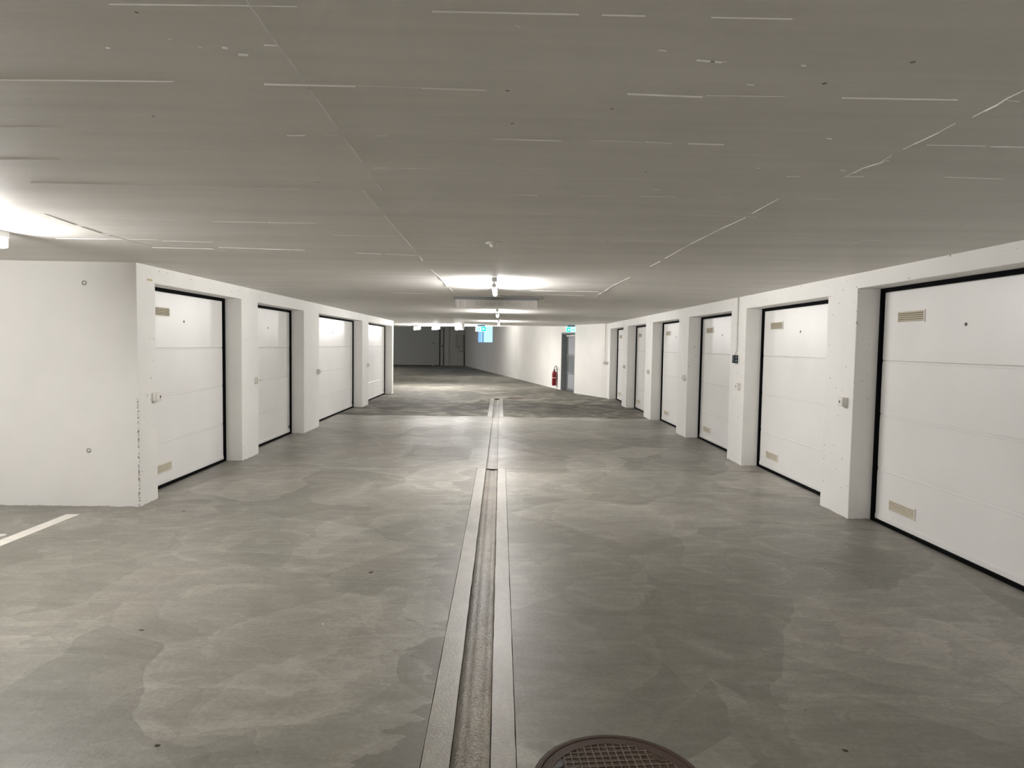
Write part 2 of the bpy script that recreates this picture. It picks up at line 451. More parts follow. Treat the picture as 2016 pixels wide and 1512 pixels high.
# ------------------------------------------------------------------ manhole covers
def manhole(name, c, R, label, detail):
    m = empty(name, (c[0], c[1], 0), 0, label, 'manhole cover')
    bm = bmesh.new(); lathe(bm, [(R, -0.05), (R, 0.001), (R-0.006, 0.003), (R-0.018, 0.002), (R-0.020, -0.012), (R-0.020, -0.05)], seg=96)
    mesh_obj('frame_ring', bm, M_IRON, m)
    bm = bmesh.new(); lathe(bm, [(R-0.022, -0.05), (R-0.022, 0.000), (R-0.058, 0.0), (R-0.060, -0.0035), (0.0, -0.0035)], seg=96)
    lid = mesh_obj('lid', bm, M_IRON, m)
    if detail:
        rot = 0.07; Ri = R - 0.058; pitch = 0.0300
        keep = [(-0.220, 0.152), (0.208, 0.165)]        # plug and lifting hole
        for ax in (0, 1):
            k = -int(Ri/pitch)
            while k*pitch < Ri:
                q = k*pitch; k += 1
                half = math.sqrt(max(0, Ri*Ri - q*q))
                if half < 0.02: continue
                spans = [(-half, half)]
                for hx, hy in keep:
                    a, b = (hx, hy) if ax == 1 else (hy, hx)
                    if abs(q - b) < 0.036:
                        ns = []
                        for s0, s1 in spans:
                            if s0 < a-0.036: ns.append((s0, min(s1, a-0.036)))
                            if s1 > a+0.036: ns.append((max(s0, a+0.036), s1))
                        spans = ns
                bm = bmesh.new()
                for s0, s1 in spans:
                    if s1 - s0 < 0.01: continue
                    if ax == 1: box(bm, s0, s1, q-0.0021, q+0.0021, -0.0036, -0.0005)
                    else: box(bm, q-0.0021, q+0.0021, s0, s1, -0.0036, -0.0002)
                if len(bm.verts) == 0: bm.free(); continue
                xform(bm, Matrix.Rotation(rot, 4, 'Z'))
                mesh_obj('rib', bm, M_IRONRIB, m)
        pr = Matrix.Rotation(rot, 3, 'Z')
        p = pr @ Vector((keep[0][0], keep[0][1], 0))
        bm = bmesh.new(); lathe(bm, [(0.034, -0.006), (0.034, -0.0005), (0.030, 0.0), (0.026, -0.0015), (0.0, -0.0015)], (p.x, p.y, 0), 32)
        mesh_obj('plug', bm, M_STEELPLUG, m)['label'] = 'round grey steel plug in the lid'
        p = pr @ Vector((keep[1][0], keep[1][1], 0))
        bm = bmesh.new(); lathe(bm, [(0.034, -0.006), (0.034, -0.0005), (0.021, -0.0005), (0.020, -0.004), (0.019, -0.0055), (0.0, -0.0055)], (p.x, p.y, 0), 32)
        mesh_obj('hole_collar', bm, M_IRON, m)
        bm = bmesh.new(); lathe(bm, [(0.0195, -0.0050), (0.0195, -0.0045), (0.0, -0.0045)], (p.x, p.y, 0), 24)
        mesh_obj('lifting_hole', bm, M_RUBBER, m)
    return m
manhole('manhole_cover', MAN, R_MAN, 'round rusty brown manhole cover with square grid ribs in the near floor', True)
manhole('manhole_cover', MANF, R_FAR, 'small dark round manhole cover at the far end of the drain', False)

# parking bay line
ln = empty('bay_marking', (-3.87, 5, 0), 0, 'white painted parking bay line on the floor beside the left wall', 'floor marking')
bm = bmesh.new(); prism(bm, [(-0.075, -4.2), (0.045, -4.2), (0.055, 1.142), (-0.060, 1.138)], 0.0, 0.003); mesh_obj('stripe', bm, M_LINE, ln)
bm = bmesh.new(); prism(bm, [(-0.50, 0.38), (-0.135, 0.40), (-0.115, 0.46), (-0.135, 0.49), (-0.50, 0.50)], 0.0, 0.003); mesh_obj('stroke', bm, M_LINE, ln)

# ------------------------------------------------------------------ walls of the two rows
def comb_wall(name, x, out, y0, y1, bays, top, heights=None):
    """face at x, thickness outwards, openings cut from the floor up"""
    pts = [(y0, 0)]
    for i, (a, b) in enumerate(bays):
        hh = heights[i] if heights else OPEN_H
        pts += [(a, 0), (a, hh), (b, hh), (b, 0)]
    pts += [(y1, 0), (y1, top), (y0, top)]
    bm = bmesh.new()
    f = [bm.verts.new((x, p[0], p[1])) for p in pts]; bk = [bm.verts.new((x+out, p[0], p[1])) for p in pts]
    bm.faces.new(f); bm.faces.new(bk[::-1]); n = len(pts)
    for i in range(n): bm.faces.new((f[i], f[(i+1)%n], bk[(i+1)%n], bk[i]))
    bmesh.ops.recalc_face_normals(bm, faces=bm.faces)
    ed = [e for e in bm.edges if abs(e.verts[0].co.x - x) < 1e-5 and abs(e.verts[1].co.x - x) < 1e-5 and e.verts[0].co.z + e.verts[1].co.z > 0.01]
    bmesh.ops.bevel(bm, geom=ed, offset=0.006, segments=2, affect='EDGES', profile=0.5)
    bmesh.ops.triangulate(bm, faces=[f for f in bm.faces if len(f.verts) > 4])
    return mesh_obj(name, bm, M_WALL)

right_bays = [(-7.54, -5.24), (-4.66, -2.36), (-1.78, 0.52), (1.10, 3.40)] + RIGHT_BAYS
wr = comb_wall('wall_right', XR, 0.36, -9.0, RIGHT_END, right_bays, CEIL+0.02, [OPEN_H]*4 + [2.178] + [OPEN_H]*5)
tag(wr, 'white painted concrete wall with square pillars between the garage doors on the right', 'wall', kind='structure')
wlf = comb_wall('wall_left', XL, -0.36, ROW_START, LEFT_END, LEFT_BAYS, CEIL+0.02, [2.155, OPEN_H, OPEN_H, OPEN_H])
wlf.data.materials[0] = M_WALL_CHIPPED
tag(wlf, 'white painted concrete wall with pillars between the garage doors on the left', 'wall', kind='structure')
o = mesh_obj('wall_left_bay', new_box(-12, XL-0.30, ROW_START+0.0015, ROW_START+0.25, -0.02, CEIL+0.02), M_WALL)
tag(o, 'white pitted concrete end wall facing the viewer at left', 'wall', kind='structure')
o = mesh_obj('wall_left_far_end', new_box(-12, XL-0.30, LEFT_END-0.25, LEFT_END-0.002, -0.02, CEIL+0.02), M_WALL)
tag(o, 'back side of the left garage block', 'wall', kind='structure')
o = mesh_obj('wall_far_left', new_box(-12.4, -12.0, -9.2, 53, -0.02, 3.3), M_WALL)
tag(o, 'white side wall far out to the left', 'wall', kind='structure')
o = mesh_obj('wall_behind', new_box(-12.0, 4.6, -9.2, -9.0, -0.02, CEIL+0.02), M_WALL)
tag(o, 'white wall closing the garage behind the viewer', 'wall', kind='structure')

# far right wall: a polyline, boards printed in the concrete
A0 = Vector((2.223, 24.513)); B0 = Vector((-2.695, 50.922)); OD = (B0-A0).normalized(); ON = Vector((OD.y, -OD.x))   # ON points out of the room
P_CORNER = Vector((XR, RIGHT_END)); P_BEND = Vector((3.175, 21.22))
S_D0, S_D1 = -1.60, 0.115           # door opening along the oblique wall, measured from A0
def wall_piece(bm, a, b, z0, z1, t=0.30, na=None, nb=None):
    n = Vector(((b-a).y, -(b-a).x)).normalized(); na = na or n; nb = nb or n
    prism(bm, [a, b, b + nb*t, a + na*t], z0, z1)
bm = bmesh.new()
D0 = A0 + OD*S_D0; D1 = A0 + OD*S_D1
wall_piece(bm, P_CORNER, P_BEND, -0.02, CEIL+0.02, na=Vector((1, 0)), nb=Vector((0.98, 0.2)))
wall_piece(bm, P_BEND, D0, -0.02, CEIL+0.02, na=Vector((0.98, 0.2)), nb=ON)
wall_piece(bm, D0, D1, 2.09, 3.3)
S_W0, S_W1 = 14.72, 20.75            # window opening
W0 = A0 + OD*S_W0; W1 = A0 + OD*S_W1
wall_piece(bm, D1, W0, -0.02, 3.3)
wall_piece(bm, W0, W1, -0.02, 1.69); wall_piece(bm, W0, W1, 2.95, 3.3)
B_EXT = A0 + OD*(B0-A0).length
wall_piece(bm, W1, B_EXT + OD*0.3, -0.02, 3.3)
wall_piece(bm, P_BEND+Vector((0.0,0.35)), D0 + OD*0.001, CEIL+0.02, 3.3, 0.5)
o = mesh_obj('wall_far_right', bm, M_WALL_BOARD)
tag(o, 'long white board-marked concrete wall angling away at the far right', 'wall', kind='structure')

# back wall with gate
BD = Vector((-9.3, -2.0)).normalized(); BN = Vector((BD.y, -BD.x))      # along the wall to the left ; normal
if BN.y < 0: BN = -BN
BANG = math.atan2(BD.y, BD.x)
bm = bmesh.new()
a = B0 - BD*0.5; b = B0 + BD*10.2
prism(bm, [a, b, b + BN*0.3, a + BN*0.3], -0.02, 3.3)
o = mesh_obj('wall_back', bm, M_WALL_GREY); tag(o, 'dim grey concrete wall at the very back', 'wall', kind='structure')

# ------------------------------------------------------------------ ceiling
def edge_y(x): return 25.2 - 0.51*x
bm = bmesh.new()
e_x = 2.315
prism(bm, [(-12.0, -9.2), (4.6, -9.2), (4.6, 21.0), (3.30, 21.0), (3.175, 21.3), (e_x, edge_y(e_x)), (-12.0, edge_y(-12.0))], CEIL, 3.35)
ceil = mesh_obj('ceiling', bm, M_CEIL); tag(ceil, 'low light grey board-marked concrete ceiling', 'ceiling', kind='structure')
bm = bmesh.new(); prism(bm, [(-12.4, 20), (4.6, 20), (4.6, 53), (-12.4, 53)], 3.30, 3.6)
o = mesh_obj('ceiling_far', bm, M_CEIL); tag(o, 'higher ceiling over the far end', 'ceiling', kind='structure')
RIDGES = [[(-0.16,1.51),(0.159,1.508)],
[(0.209,1.508),(0.303,1.508)],
[(0.448,1.508),(0.625,1.506)],
[(-0.673,1.947),(-0.418,1.947)],
[(-0.411,1.947),(-0.237,1.952)],
[(-0.234,1.952),(-0.051,1.956)],
[(0.349,1.96),(0.567,1.97)],
[(0.575,1.962),(0.799,1.956)],
[(0.963,1.955),(1.293,1.951)],
[(-0.039,2.407),(0.202,2.414)],
[(0.307,2.401),(0.488,2.413)],
[(0.495,2.406),(0.591,2.417)],
[(0.648,2.413),(0.776,2.417)],
[(1.474,2.374),(1.679,2.372)],
[(1.7,2.376),(1.814,2.374)],
[(-0.62,2.401),(-0.577,2.404)],
[(-0.445,2.4),(-0.409,2.398)],
[(-0.536,2.839),(-0.086,2.821)],
[(1.177,2.837),(1.233,2.833)],
[(1.417,2.818),(1.488,2.813)],
[(1.816,2.795),(2.07,2.808)],
[(0.023,3.28),(0.164,3.278)],
[(0.368,3.271),(0.545,3.267)],
[(0.648,3.258),(0.822,3.254)],
[(0.988,3.239),(1.074,3.242)],
[(1.433,3.244),(1.609,3.24)],
[(-0.789,3.68),(-0.667,3.696)],
[(0.162,3.742),(0.264,3.732)],
[(1.039,3.685),(1.386,3.709)],
[(0.548,4.187),(0.93,4.146)],
[(0.63,4.62),(1.099,4.587)],
[(0.419,5.058),(0.928,5.047)],
[(-0.466,4.573),(-0.22,4.609)],
[(-1.14,4.608),(-0.679,4.598)],
[(-1.176,5.489),(-0.979,5.523)],
[(-0.937,5.518),(-0.657,5.573)],
[(-0.631,5.033),(-0.504,5.069)],
[(-1.413,1.96),(-1.225,1.953)],
[(-1.225,1.953),(-0.922,1.943)],
[(-1.727,2.391),(-1.506,2.388)],
[(-2.035,2.813),(-1.8,2.81)],
[(-2.192,3.218),(-1.843,3.219)],
[(-1.843,3.219),(-1.408,3.243)],
[(-1.408,3.243),(-0.958,3.247)],
[(-2.272,4.119),(-1.862,4.144)],
[(-1.75,4.166),(-1.135,4.153)],
[(-0.854,1.513),(-0.662,1.508)],
[(-0.662,1.508),(-0.561,1.506)],
[(-0.561,1.506),(-0.449,1.504)],
[(-3.219,4.977),(-2.485,4.962)],
[(-2.472,5.008),(-2.118,5.039)],
[(-2.191,5.305),(-1.544,5.362)],
[(-2.731,5.373),(-2.269,5.398)],
[(-1.559,9.662),(-1.087,9.747)],
[(0.388,8.897),(1.279,8.876)],
[(0.661,9.549),(1.172,9.627)],
[(2.743,6.617),(2.86,6.598)],
[(2.372,4.64),(2.366,4.416)],
[(2.366,4.416),(2.566,4.414)],
[(2.719,4.529),(2.829,4.448)],
[(2.577,7.591),(2.748,7.434)],
[(-0.754,1.716),(-0.745,1.719)],
[(-0.694,1.713),(-0.683,1.718)],
[(-0.669,1.752),(-0.646,1.754)],
[(-0.808,1.675),(-0.799,1.677)],
[(-0.987,1.731),(-0.979,1.734)],
[(0.023,1.564),(0.033,1.571)],
[(0.37,1.674),(0.392,1.678)],
[(0.48,1.726),(0.544,1.735)],
[(0.556,1.731),(0.543,1.738)],
[(0.66,1.874),(0.681,1.877)],
[(0.751,1.742),(0.763,1.745)],
[(1.099,2.324),(1.118,2.329)],
[(1.003,2.714),(1.022,2.72)],
[(0.697,2.604),(0.727,2.602)],
[(1.428,2.571),(1.458,2.576)],
[(1.345,2.718),(1.373,2.732)],
[(1.408,2.683),(1.437,2.68)],
[(1.282,3.578),(1.428,3.661)],
[(1.422,1.947),(1.475,1.952)],
[(0.68,3.108),(0.717,3.115)],
[(-0.586,1.696),(-0.555,1.697)],
[(-0.574,2.587),(-0.538,2.598)],
[(-0.757,2.416),(-0.694,2.411)],
[(-0.536,2.839),(-0.482,2.827)],
[(-0.546,1.461),(-0.548,1.481),(-0.551,1.512),(-0.55,1.566),(-0.553,1.62),(-0.552,1.667),(-0.552,1.714),(-0.551,1.782),(-0.553,1.853),(-0.556,1.933)],
[(-0.555,1.944),(-0.556,2.037),(-0.556,2.135),(-0.56,2.263),(-0.56,2.325)],
[(-0.563,2.426),(-0.562,2.535),(-0.561,2.613),(-0.564,2.741)],
[(-0.567,2.924),(-0.567,3.002)],
[(-0.571,3.214),(-0.572,3.114)],
[(-0.659,3.253),(-0.664,3.478),(-0.661,3.695)],
[(-0.664,3.852),(-0.669,4.209),(-0.671,4.705),(-0.68,5.424)],
[(-0.682,5.64),(-0.687,5.909)],
[(-0.686,6.575),(-0.669,7.299),(-0.67,7.757),(-0.676,8.42)],
[(-0.667,8.793),(-0.665,9.847)],
[(1.422,1.845),(1.423,1.881),(1.422,1.927),(1.431,1.979),(1.431,2.03),(1.434,2.088)],
[(1.421,2.15),(1.428,2.247),(1.425,2.365),(1.426,2.432)],
[(1.429,2.51),(1.437,2.592)],
[(1.447,2.591),(1.418,2.682),(1.419,2.76),(1.419,2.844)],
[(1.318,3.254),(1.321,3.469),(1.323,3.615)],
[(1.332,3.729),(1.314,4.087),(1.303,4.7),(1.313,5.463)],
[(1.319,5.659),(1.314,6.023)],
[(1.322,7.011),(1.307,8.034),(1.331,8.782),(1.352,9.889)],
[(-2.659,4.016),(-2.677,4.144),(-2.708,4.387)],
[(-2.71,4.443),(-2.732,4.702)],
[(-2.729,4.787),(-2.72,5.061),(-2.675,5.338)],
[(-1.93,24.186),(-1.849,21.556)],
[(-0.653,14.071),(-0.664,12.311)]]

bm = bmesh.new(); rnd = random.Random(9)
for line in RIDGES:
    for (x0, y0), (x1, y1) in zip(line, line[1:]):
        d = Vector((x1-x0, y1-y0, 0)); L = d.length
        if L < 1e-4: continue
        n = max(1, int(L/0.25)); t = d.normalized(); s = Vector((-t.y, t.x, 0))
        w = 0.0028; h = 0.0045
        for i in range(n):
            a = Vector((x0, y0, CEIL+0.001)) + d*(i/n); b = Vector((x0, y0, CEIL+0.001)) + d*((i+1)/n)
            hh = h*rnd.uniform(0.5, 1.2)
            q = [bm.verts.new(p) for p in (a-s*w, a+s*w, a-Vector((0,0,hh)), b-s*w, b+s*w, b-Vector((0,0,hh)))]
            for f in ((0,2,1),(3,4,5),(0,3,5,2),(1,2,5,4)): bm.faces.new([q[k] for k in f])
o = mesh_obj('formwork_ridges', bm, M_WALL, ceil); o['kind'] = 'stuff'; o['label'] = 'thin raised paint-covered seams left by the formwork boards'

# cable duct below the slab edge
DA = math.atan(-0.51); DL = (e_x-0.05+11.9)/math.cos(DA)
bm = new_box(0, DL, -0.065, -0.020, -0.022, 0.0)
o = mesh_obj('cable_duct', bm, M_PLASTIC); o.location = (-11.9, edge_y(-11.9), CEIL-0.001); o.rotation_euler = (0, 0, DA)
tag(o, 'thin white cable duct along the far edge of the low ceiling', 'cable duct')

# ------------------------------------------------------------------ garage doors (parts of the setting, door_1 ...)
CUTS = [0.03, 0.505, 1.01, 1.51]
def garage_door(num, side, y0, y1, oh, label, vents, corner_bit=False, lock=True):
    """side +1 = right row, -1 = left row; local x points out of the room, local y along the wall"""
    x = XR if side > 0 else XL
    d = empty('door_%d' % num, (x, (y0+y1)/2, 0), 0, label, 'garage door', kind='structure')
    hw = (y1-y0)/2; s = side
    def bx(xa, xb, ya, yb, za, zb, bev=0.0): return new_box(s*xa, s*xb, ya, yb, za, zb, bev)
    # black seal all round
    bm = bmesh.new()
    for a in ((-hw, -hw+0.042, 0, oh), (hw-0.042, hw, 0, oh), (-hw+0.042, hw-0.042, oh-0.034, oh), (-hw+0.042, hw-0.042, 0.0, 0.028)):
        box(bm, min(s*.215, s*.30), max(s*.215, s*.30), a[0], a[1], a[2], a[3])
    mesh_obj('rubber_seal', bm, M_RUBBER, d)
    mesh_obj('interior_darkness', bx(0.295, 0.34, -hw, hw, 0, oh), M_RUBBER, d)  # black plate standing in for the darkness inside the garage
    tops = CUTS[1:] + [oh-0.036]; g = 0.005
    lw = hw - 0.042
    for z0, z1 in zip(CUTS, tops):
        # sandwich panel with a rolled shadow groove and a lighter lip along the upper edge
        bm = bmesh.new()
        prof = [(0.290, z0+0.001), (0.2435, z0+0.001), (0.240, z0+0.004), (0.240, z1-0.022), (0.2375, z1-0.018), (0.2375, z1-0.010), (0.2415, z1-0.006), (0.2445, z1-0.003), (0.2445, z1), (0.290, z1)]
        if z1 == tops[-1]: prof = [(0.290, z0+g*0.3), (0.246, z0+g*0.3), (0.240, z0+0.006), (0.240, z1-0.006), (0.246, z1), (0.290, z1)]
        a = [bm.verts.new((s*p[0], -lw, p[1])) for p in prof]; b = [bm.verts.new((s*p[0], lw, p[1])) for p in prof]
        n = len(prof); bm.faces.new(a); bm.faces.new(b[::-1])
        for i in range(n): bm.faces.new((a[i], b[i], b[(i+1)%n], a[(i+1)%n]))
        mesh_obj('panel', bm, M_DOOR, d)
    # bottom rail
    mesh_obj('bottom_rail', bx(0.234, 0.242, -lw, lw, 0.030, 0.075, 0.002), M_DOOR, d)
    # vents: frame + slats
    if vents:
        vy = vents
        for vz in (1.905, 0.205):
            fr = bmesh.new(); w2, h2 = 0.195, 0.052
            for a in ((-w2, w2, h2-0.010, h2), (-w2, w2, -h2, -h2+0.010), (-w2, -w2+0.012, -h2+0.010, h2-0.010), (w2-0.012, w2, -h2+0.010, h2-0.010)):
                box(fr, min(s*.230, s*.2395), max(s*.230, s*.2395), vy+a[0], vy+a[1], vz+a[2], vz+a[3])
            v = mesh_obj('vent', fr, M_PLASTIC, d)
            bk = mesh_obj('vent_backing', bx(0.2375, 0.2392, vy-w2+0.012, vy+w2-0.012, vz-h2+0.010, vz+h2-0.010), M_VENTDARK, v)
            for k in range(5):
                z = vz - h2 + 0.017 + k*0.0172
                bm = bmesh.new()
                q = [(0.2380, z+0.0095), (0.2320, z-0.001), (0.2320, z-0.004), (0.2380, z+0.005)]
                a = [bm.verts.new((s*p[0], vy-w2+0.012, p[1])) for p in q]; b = [bm.verts.new((s*p[0], vy+w2-0.012, p[1])) for p in q]
                bm.faces.new(a); bm.faces.new(b[::-1])
                for i in range(4): bm.faces.new((a[i], b[i], b[(i+1)%4], a[(i+1)%4]))
                mesh_obj('slat', bm, M_VENT, v)
    if lock:
        bm = bmesh.new(); tube(bm, [(s*0.2405, 0, 1.815), (s*0.236, 0, 1.815)], 0.014, 12); mesh_obj('lock_plug', bm, M_BLACK, d)
    if corner_bit:
        mesh_obj('corner_bracket', bx(0.232, 0.241, lw-0.055, lw-0.018, 0.10, 0.15, 0.003), M_BLACK, d)
    # roller brackets peeping past the seal at each panel joint
    for z in CUTS[1:]:
        mesh_obj('hinge_lug', bx(0.212, 0.24, hw-0.05, hw-0.036, z-0.022, z+0.018, 0.003), M_RUBBER, d)
    return d

num = 1
right_labels = ['nearest white sectional garage door on the right, cut off by the frame',
                'second white garage door from the viewer in the right row, behind the first pillar',
                'third white garage door in the right row, beyond the pillar with the black socket box',
                'fourth white garage door from the viewer in the right row',
                'fifth white garage door in the right row, last but one from the far end',
                'farthest and narrowest-looking white garage door of the right row']
for (a, b), lab, hh in zip(RIGHT_BAYS, right_labels, [2.178]+[OPEN_H]*5):
    garage_door(num, 1, a, b, hh, lab, (b-a)/2 - 0.455); num += 1
for lab, (a, b), cb in zip(['nearest white garage door on the left, right behind the wall corner',
                        'second white garage door from the viewer in the left row',
                        'third garage door of the left row, a double-width one',
                        'farthest garage door of the left row, a double-width one'], LEFT_BAYS, (False, True, True, True)):
    garage_door(num, -1, a, b, 2.155 if a < 7 else OPEN_H, lab, (-(b-a)/2 + 0.575) if a < 7 else None, cb, True); num += 1
for a, b in right_bays[:4]:
    garage_door(num, 1, a, b, OPEN_H, 'white garage door of the right row out of sight behind the viewer', None); num += 1

# ------------------------------------------------------------------ key switches on the pillars
def key_switch(side, y, zc, label):
    x = XR if side > 0 else XL; s = side
    k = empty('key_switch', (x, y+0.045, zc), 0, label, 'key switch', 'key switches on the pillars')
    bm = new_box(0, -s*0.056, -0.043, 0.043, -0.043, 0.043, 0.006, 2)
    mesh_obj('housing', bm, M_PLASTIC, k)
    bm = new_box(-s*0.040, -s*0.0425, -0.0445, 0.0445, -0.0445, 0.0445); mesh_obj('lid_seam', bm, M_VENT, k)
    bm = bmesh.new(); tube(bm, [(-s*0.055, 0, 0), (-s*0.0600, 0, 0)], 0.013, 16); cyl = mesh_obj('lock_cylinder', bm, M_HOUSING, k)
    mesh_obj('keyhole', new_box(-s*0.0595, -s*0.0610, -0.007, 0.007, -0.013, 0.013), M_BLACK, cyl)
    bm = bmesh.new(); tube(bm, [(-s*0.018, -0.02, -0.042), (-s*0.018, -0.02, -0.058)], 0.012, 12); mesh_obj('cable_gland', bm, M_PLASTIC, k)
    return k
for side, y, z, lab in [(1, 6.375, 1.108, 'white key switch box on the nearest right pillar'),
                        (1, 9.245, 1.082, 'white key switch box on the pillar below the black socket box'),
                        (1, 12.04, 1.07, 'white key switch box on the third pillar of the right row'),
                        (1, 14.98, 1.06, 'white key switch box on the fourth pillar of the right row'),
                        (1, 17.93, 1.08, 'white key switch box on the farthest right pillar'),
                        (-1, 6.70, 1.037, 'white key switch box beside the nearest left garage door'),
                        (-1, 9.473, 1.06, 'white key switch box before the second left garage door'),
                        (-1, 12.68, 1.055, 'white key switch box before the third left garage door'),
                        (-1, 17.41, 1.04, 'white key switch box before the farthest left garage door')]:
    key_switch(side, y, z, lab)

# black socket box with its conduit
k = empty('socket_box', (XR, 9.43, 1.455), 0, 'black double socket box on the second right pillar', 'socket')
mesh_obj('housing', new_box(0, -0.066, -0.035, 0.035, -0.056, 0.056, 0.005, 2), M_BLACK, k)
for z in (0.027, -0.022):
    bm = bmesh.new(); tube(bm, [(-0.030, -0.034, z), (-0.030, -0.042, z)], 0.017, 20); sk = mesh_obj('socket', bm, M_SOCKET, k)
    bm = bmesh.new(); tube(bm, [(-0.030, -0.0415, z), (-0.030, -0.0430, z)], 0.011, 16); mesh_obj('socket_face', bm, M_CABLE, sk)
mesh_obj('latch', new_box(-0.060, -0.070, -0.02, 0.005, -0.004, 0.006, 0.001), M_LIGHTMETAL, k)
bm = bmesh.new(); tube(bm, [(XR-0.012, 9.44, CEIL), (XR-0.012, 9.44, 1.60), (XR-0.014, 9.437, 1.57), (XR-0.030, 9.43, 1.535), (XR-0.032, 9.43, 1.508)], 0.0105, 8)
tag(mesh_obj('conduit', bm, M_HOUSING, None, True), 'grey cable conduit from the ceiling down to the black socket box', 'conduit')
bm = bmesh.new(); tube(bm, [(3.245, 21.02, CEIL), (3.245, 21.02, 1.17), (3.245, 21.02, 1.13)], 0.012, 8)
tag(mesh_obj('conduit', bm, M_HOUSING, None, True), 'thin cable conduit down the wall past the farthest right garage door', 'conduit')
k = empty('switch_box', (3.25, 21.02, 1.09), 0, 'small white switch at the foot of the far conduit', 'switch')
mesh_obj('housing', new_box(-0.05, 0.01, -0.04, 0.04, -0.045, 0.045, 0.005), M_PLASTIC, k)
mesh_obj('rocker', new_box(-0.055, -0.048, -0.02, 0.02, -0.025, 0.025, 0.002), M_LIGHTMETAL, k)
k = empty('switch_box', (XR, 20.78, 1.10), 0, 'small white switch beside the farthest right garage door', 'switch')
mesh_obj('housing', new_box(-0.05, 0.0, -0.04, 0.04, -0.04, 0.04, 0.005), M_PLASTIC, k)
mesh_obj('rocker', new_box(-0.055, -0.048, -0.02, 0.02, -0.025, 0.025, 0.002), M_LIGHTMETAL, k)

# tape on the first left pillar, two cone holes in the end wall
bm = new_box(XL-0.001, XL+0.002, 6.64, 6.735, 2.172, 2.190)
tag(mesh_obj('wall_tape', bm, M_TAG), 'short yellowed strip of tape above the nearest left garage door', 'tape')
for (hx, hz), lab in zip([(-3.914, 2.122), (-3.903, 0.539)], ['round filled tie hole high on the left end wall', 'round filled tie hole low on the left end wall']):
    t0 = empty('tie_hole', (hx, ROW_START, hz), 0, lab, 'tie hole')
    bm = bmesh.new(); lathe(bm, [(0.017, 0.0), (0.021, 0.0), (0.022, 0.003), (0.019, 0.005), (0.016, 0.003), (0.017, 0.0)], seg=24); xform(bm, Matrix.Rotation(math.pi/2, 4, 'X'))
    mesh_obj('rim', bm, M_CABLE, t0, True)
    bm = bmesh.new(); lathe(bm, [(0.016, 0.0), (0.016, 0.002), (0.0, 0.0035)], seg=20); xform(bm, Matrix.Rotation(math.pi/2, 4, 'X'))
    mesh_obj('filler', bm, M_PLASTIC, t0, True)
# little wire hooks left in the nearest right pillar
for y, z, lab in [(6.30, 1.86, 'bent wire stub at the edge of the nearest right pillar'),]:
    bm = bmesh.new(); tube(bm, [(XR+0.006, y-0.018, z+0.010), (XR-0.005, y-0.020, z), (XR+0.002, y-0.022, z-0.007), (XR+0.008, y-0.020, z-0.001)], 0.0025, 6)
    tag(mesh_obj('wire_stub', bm, M_BLACK, None, True), lab, 'wire')

# ------------------------------------------------------------------ lamps
def lamp(x, y, label, rz=0.0, L=1.28, wide=0.026, group=None, glow=None, deep=0.0):
    """batten lamp: local y along the tube, origin at the ceiling over its near end"""
    k = empty('ceiling_lamp', (x, y, CEIL), rz, label, 'lamp', group or 'tube lamps under the low ceiling')
    w = wide
    mesh_obj('housing', new_box(-w, w, 0.0, L, -0.045-deep*0.5, 0.0, 0.003), M_HOUSING, k)
    for ya in (0.0, L-0.022):
        if wide > 0.03:
            mesh_obj('end_cap', new_box(-w+0.002, w-0.002, ya-0.002, ya+0.020, -0.115-deep, -0.045-deep*0.5, 0.008, 2), M_HOUSING, k)
        else:
            bm = bmesh.new(); tube(bm, [(0, ya, -0.080), (0, ya+0.022, -0.080)], 0.0265, 16); box(bm, -0.010, 0.010, ya, ya+0.022, -0.060, -0.044)
            mesh_obj('end_cap', bm, M_HOUSING, k)
    r = min(0.024, w)*1.0
    if w > 0.03:
        bm = new_box(-w+0.004, w-0.004, 0.019, L-0.019, -0.114-deep, -0.050-deep*0.5, 0.016, 3)
    else:
        bm = bmesh.new(); tube(bm, [(0, 0.021, -0.080), (0, L-0.021, -0.080)], r, 12)
    mesh_obj('tube', bm, glow or M_TUBE, k, True)
    return k
lamp(-0.082, 7.31, 'nearest lit tube lamp on the ceiling centre line, in front of the hanging sign', glow=M_TUBE_CENTRE)
lamp(-0.083, 13.85, 'middle lit tube lamp on the ceiling centre line, seen just below the hanging sign', glow=M_TUBE_CENTRE)
lamp(-0.076, 19.90, 'farthest lit tube lamp on the ceiling centre line', glow=M_TUBE_CENTRE)
lamp(-3.395, 3.45, 'lit tube lamp at the left edge of the picture, near the left end wall', L=1.27, wide=0.032)
rz = math.atan2(0.26, 0.966)
for x, y, lab in [(-3.007, 25.04, 'leftmost of the three angled lamps at the far ceiling edge'),
                  (-2.233, 24.34, 'middle one of the three angled lamps at the far ceiling edge'),
                  (-1.334, 23.88, 'rightmost of the three angled lamps at the far ceiling edge, nearest the exit sign')]:
    lamp(x, y, lab, rz, L=1.25, wide=0.05, group='angled lamps at the far ceiling edge', glow=M_TUBE_FAR, deep=0.07)
for x, y, lab in [(-0.08, -1.8, 'tube lamp on the centre line behind the viewer'), (-3.395, -1.8, 'tube lamp over the parking bays behind the viewer'),
                  (-7.2, 3.45, 'tube lamp over the outer left parking bays'), (-0.08, -6.8, 'rearmost tube lamp behind the viewer')]:
    lamp(x, y, lab)
for x, y, lab in [(-8.4, 40.5, 'farther added fill lamp, unseen under the high ceiling out to the left'), (-7.6, 35.5, 'nearer added fill lamp, unseen under the high ceiling out to the left')]:  # fill lamps added out of view to lift the back gate and walls
    k = lamp(x, y, lab, 1.3, wide=0.05, group='added unseen fill lamps under the high ceiling', glow=M_TUBE_FILL); k.location.z = 3.30

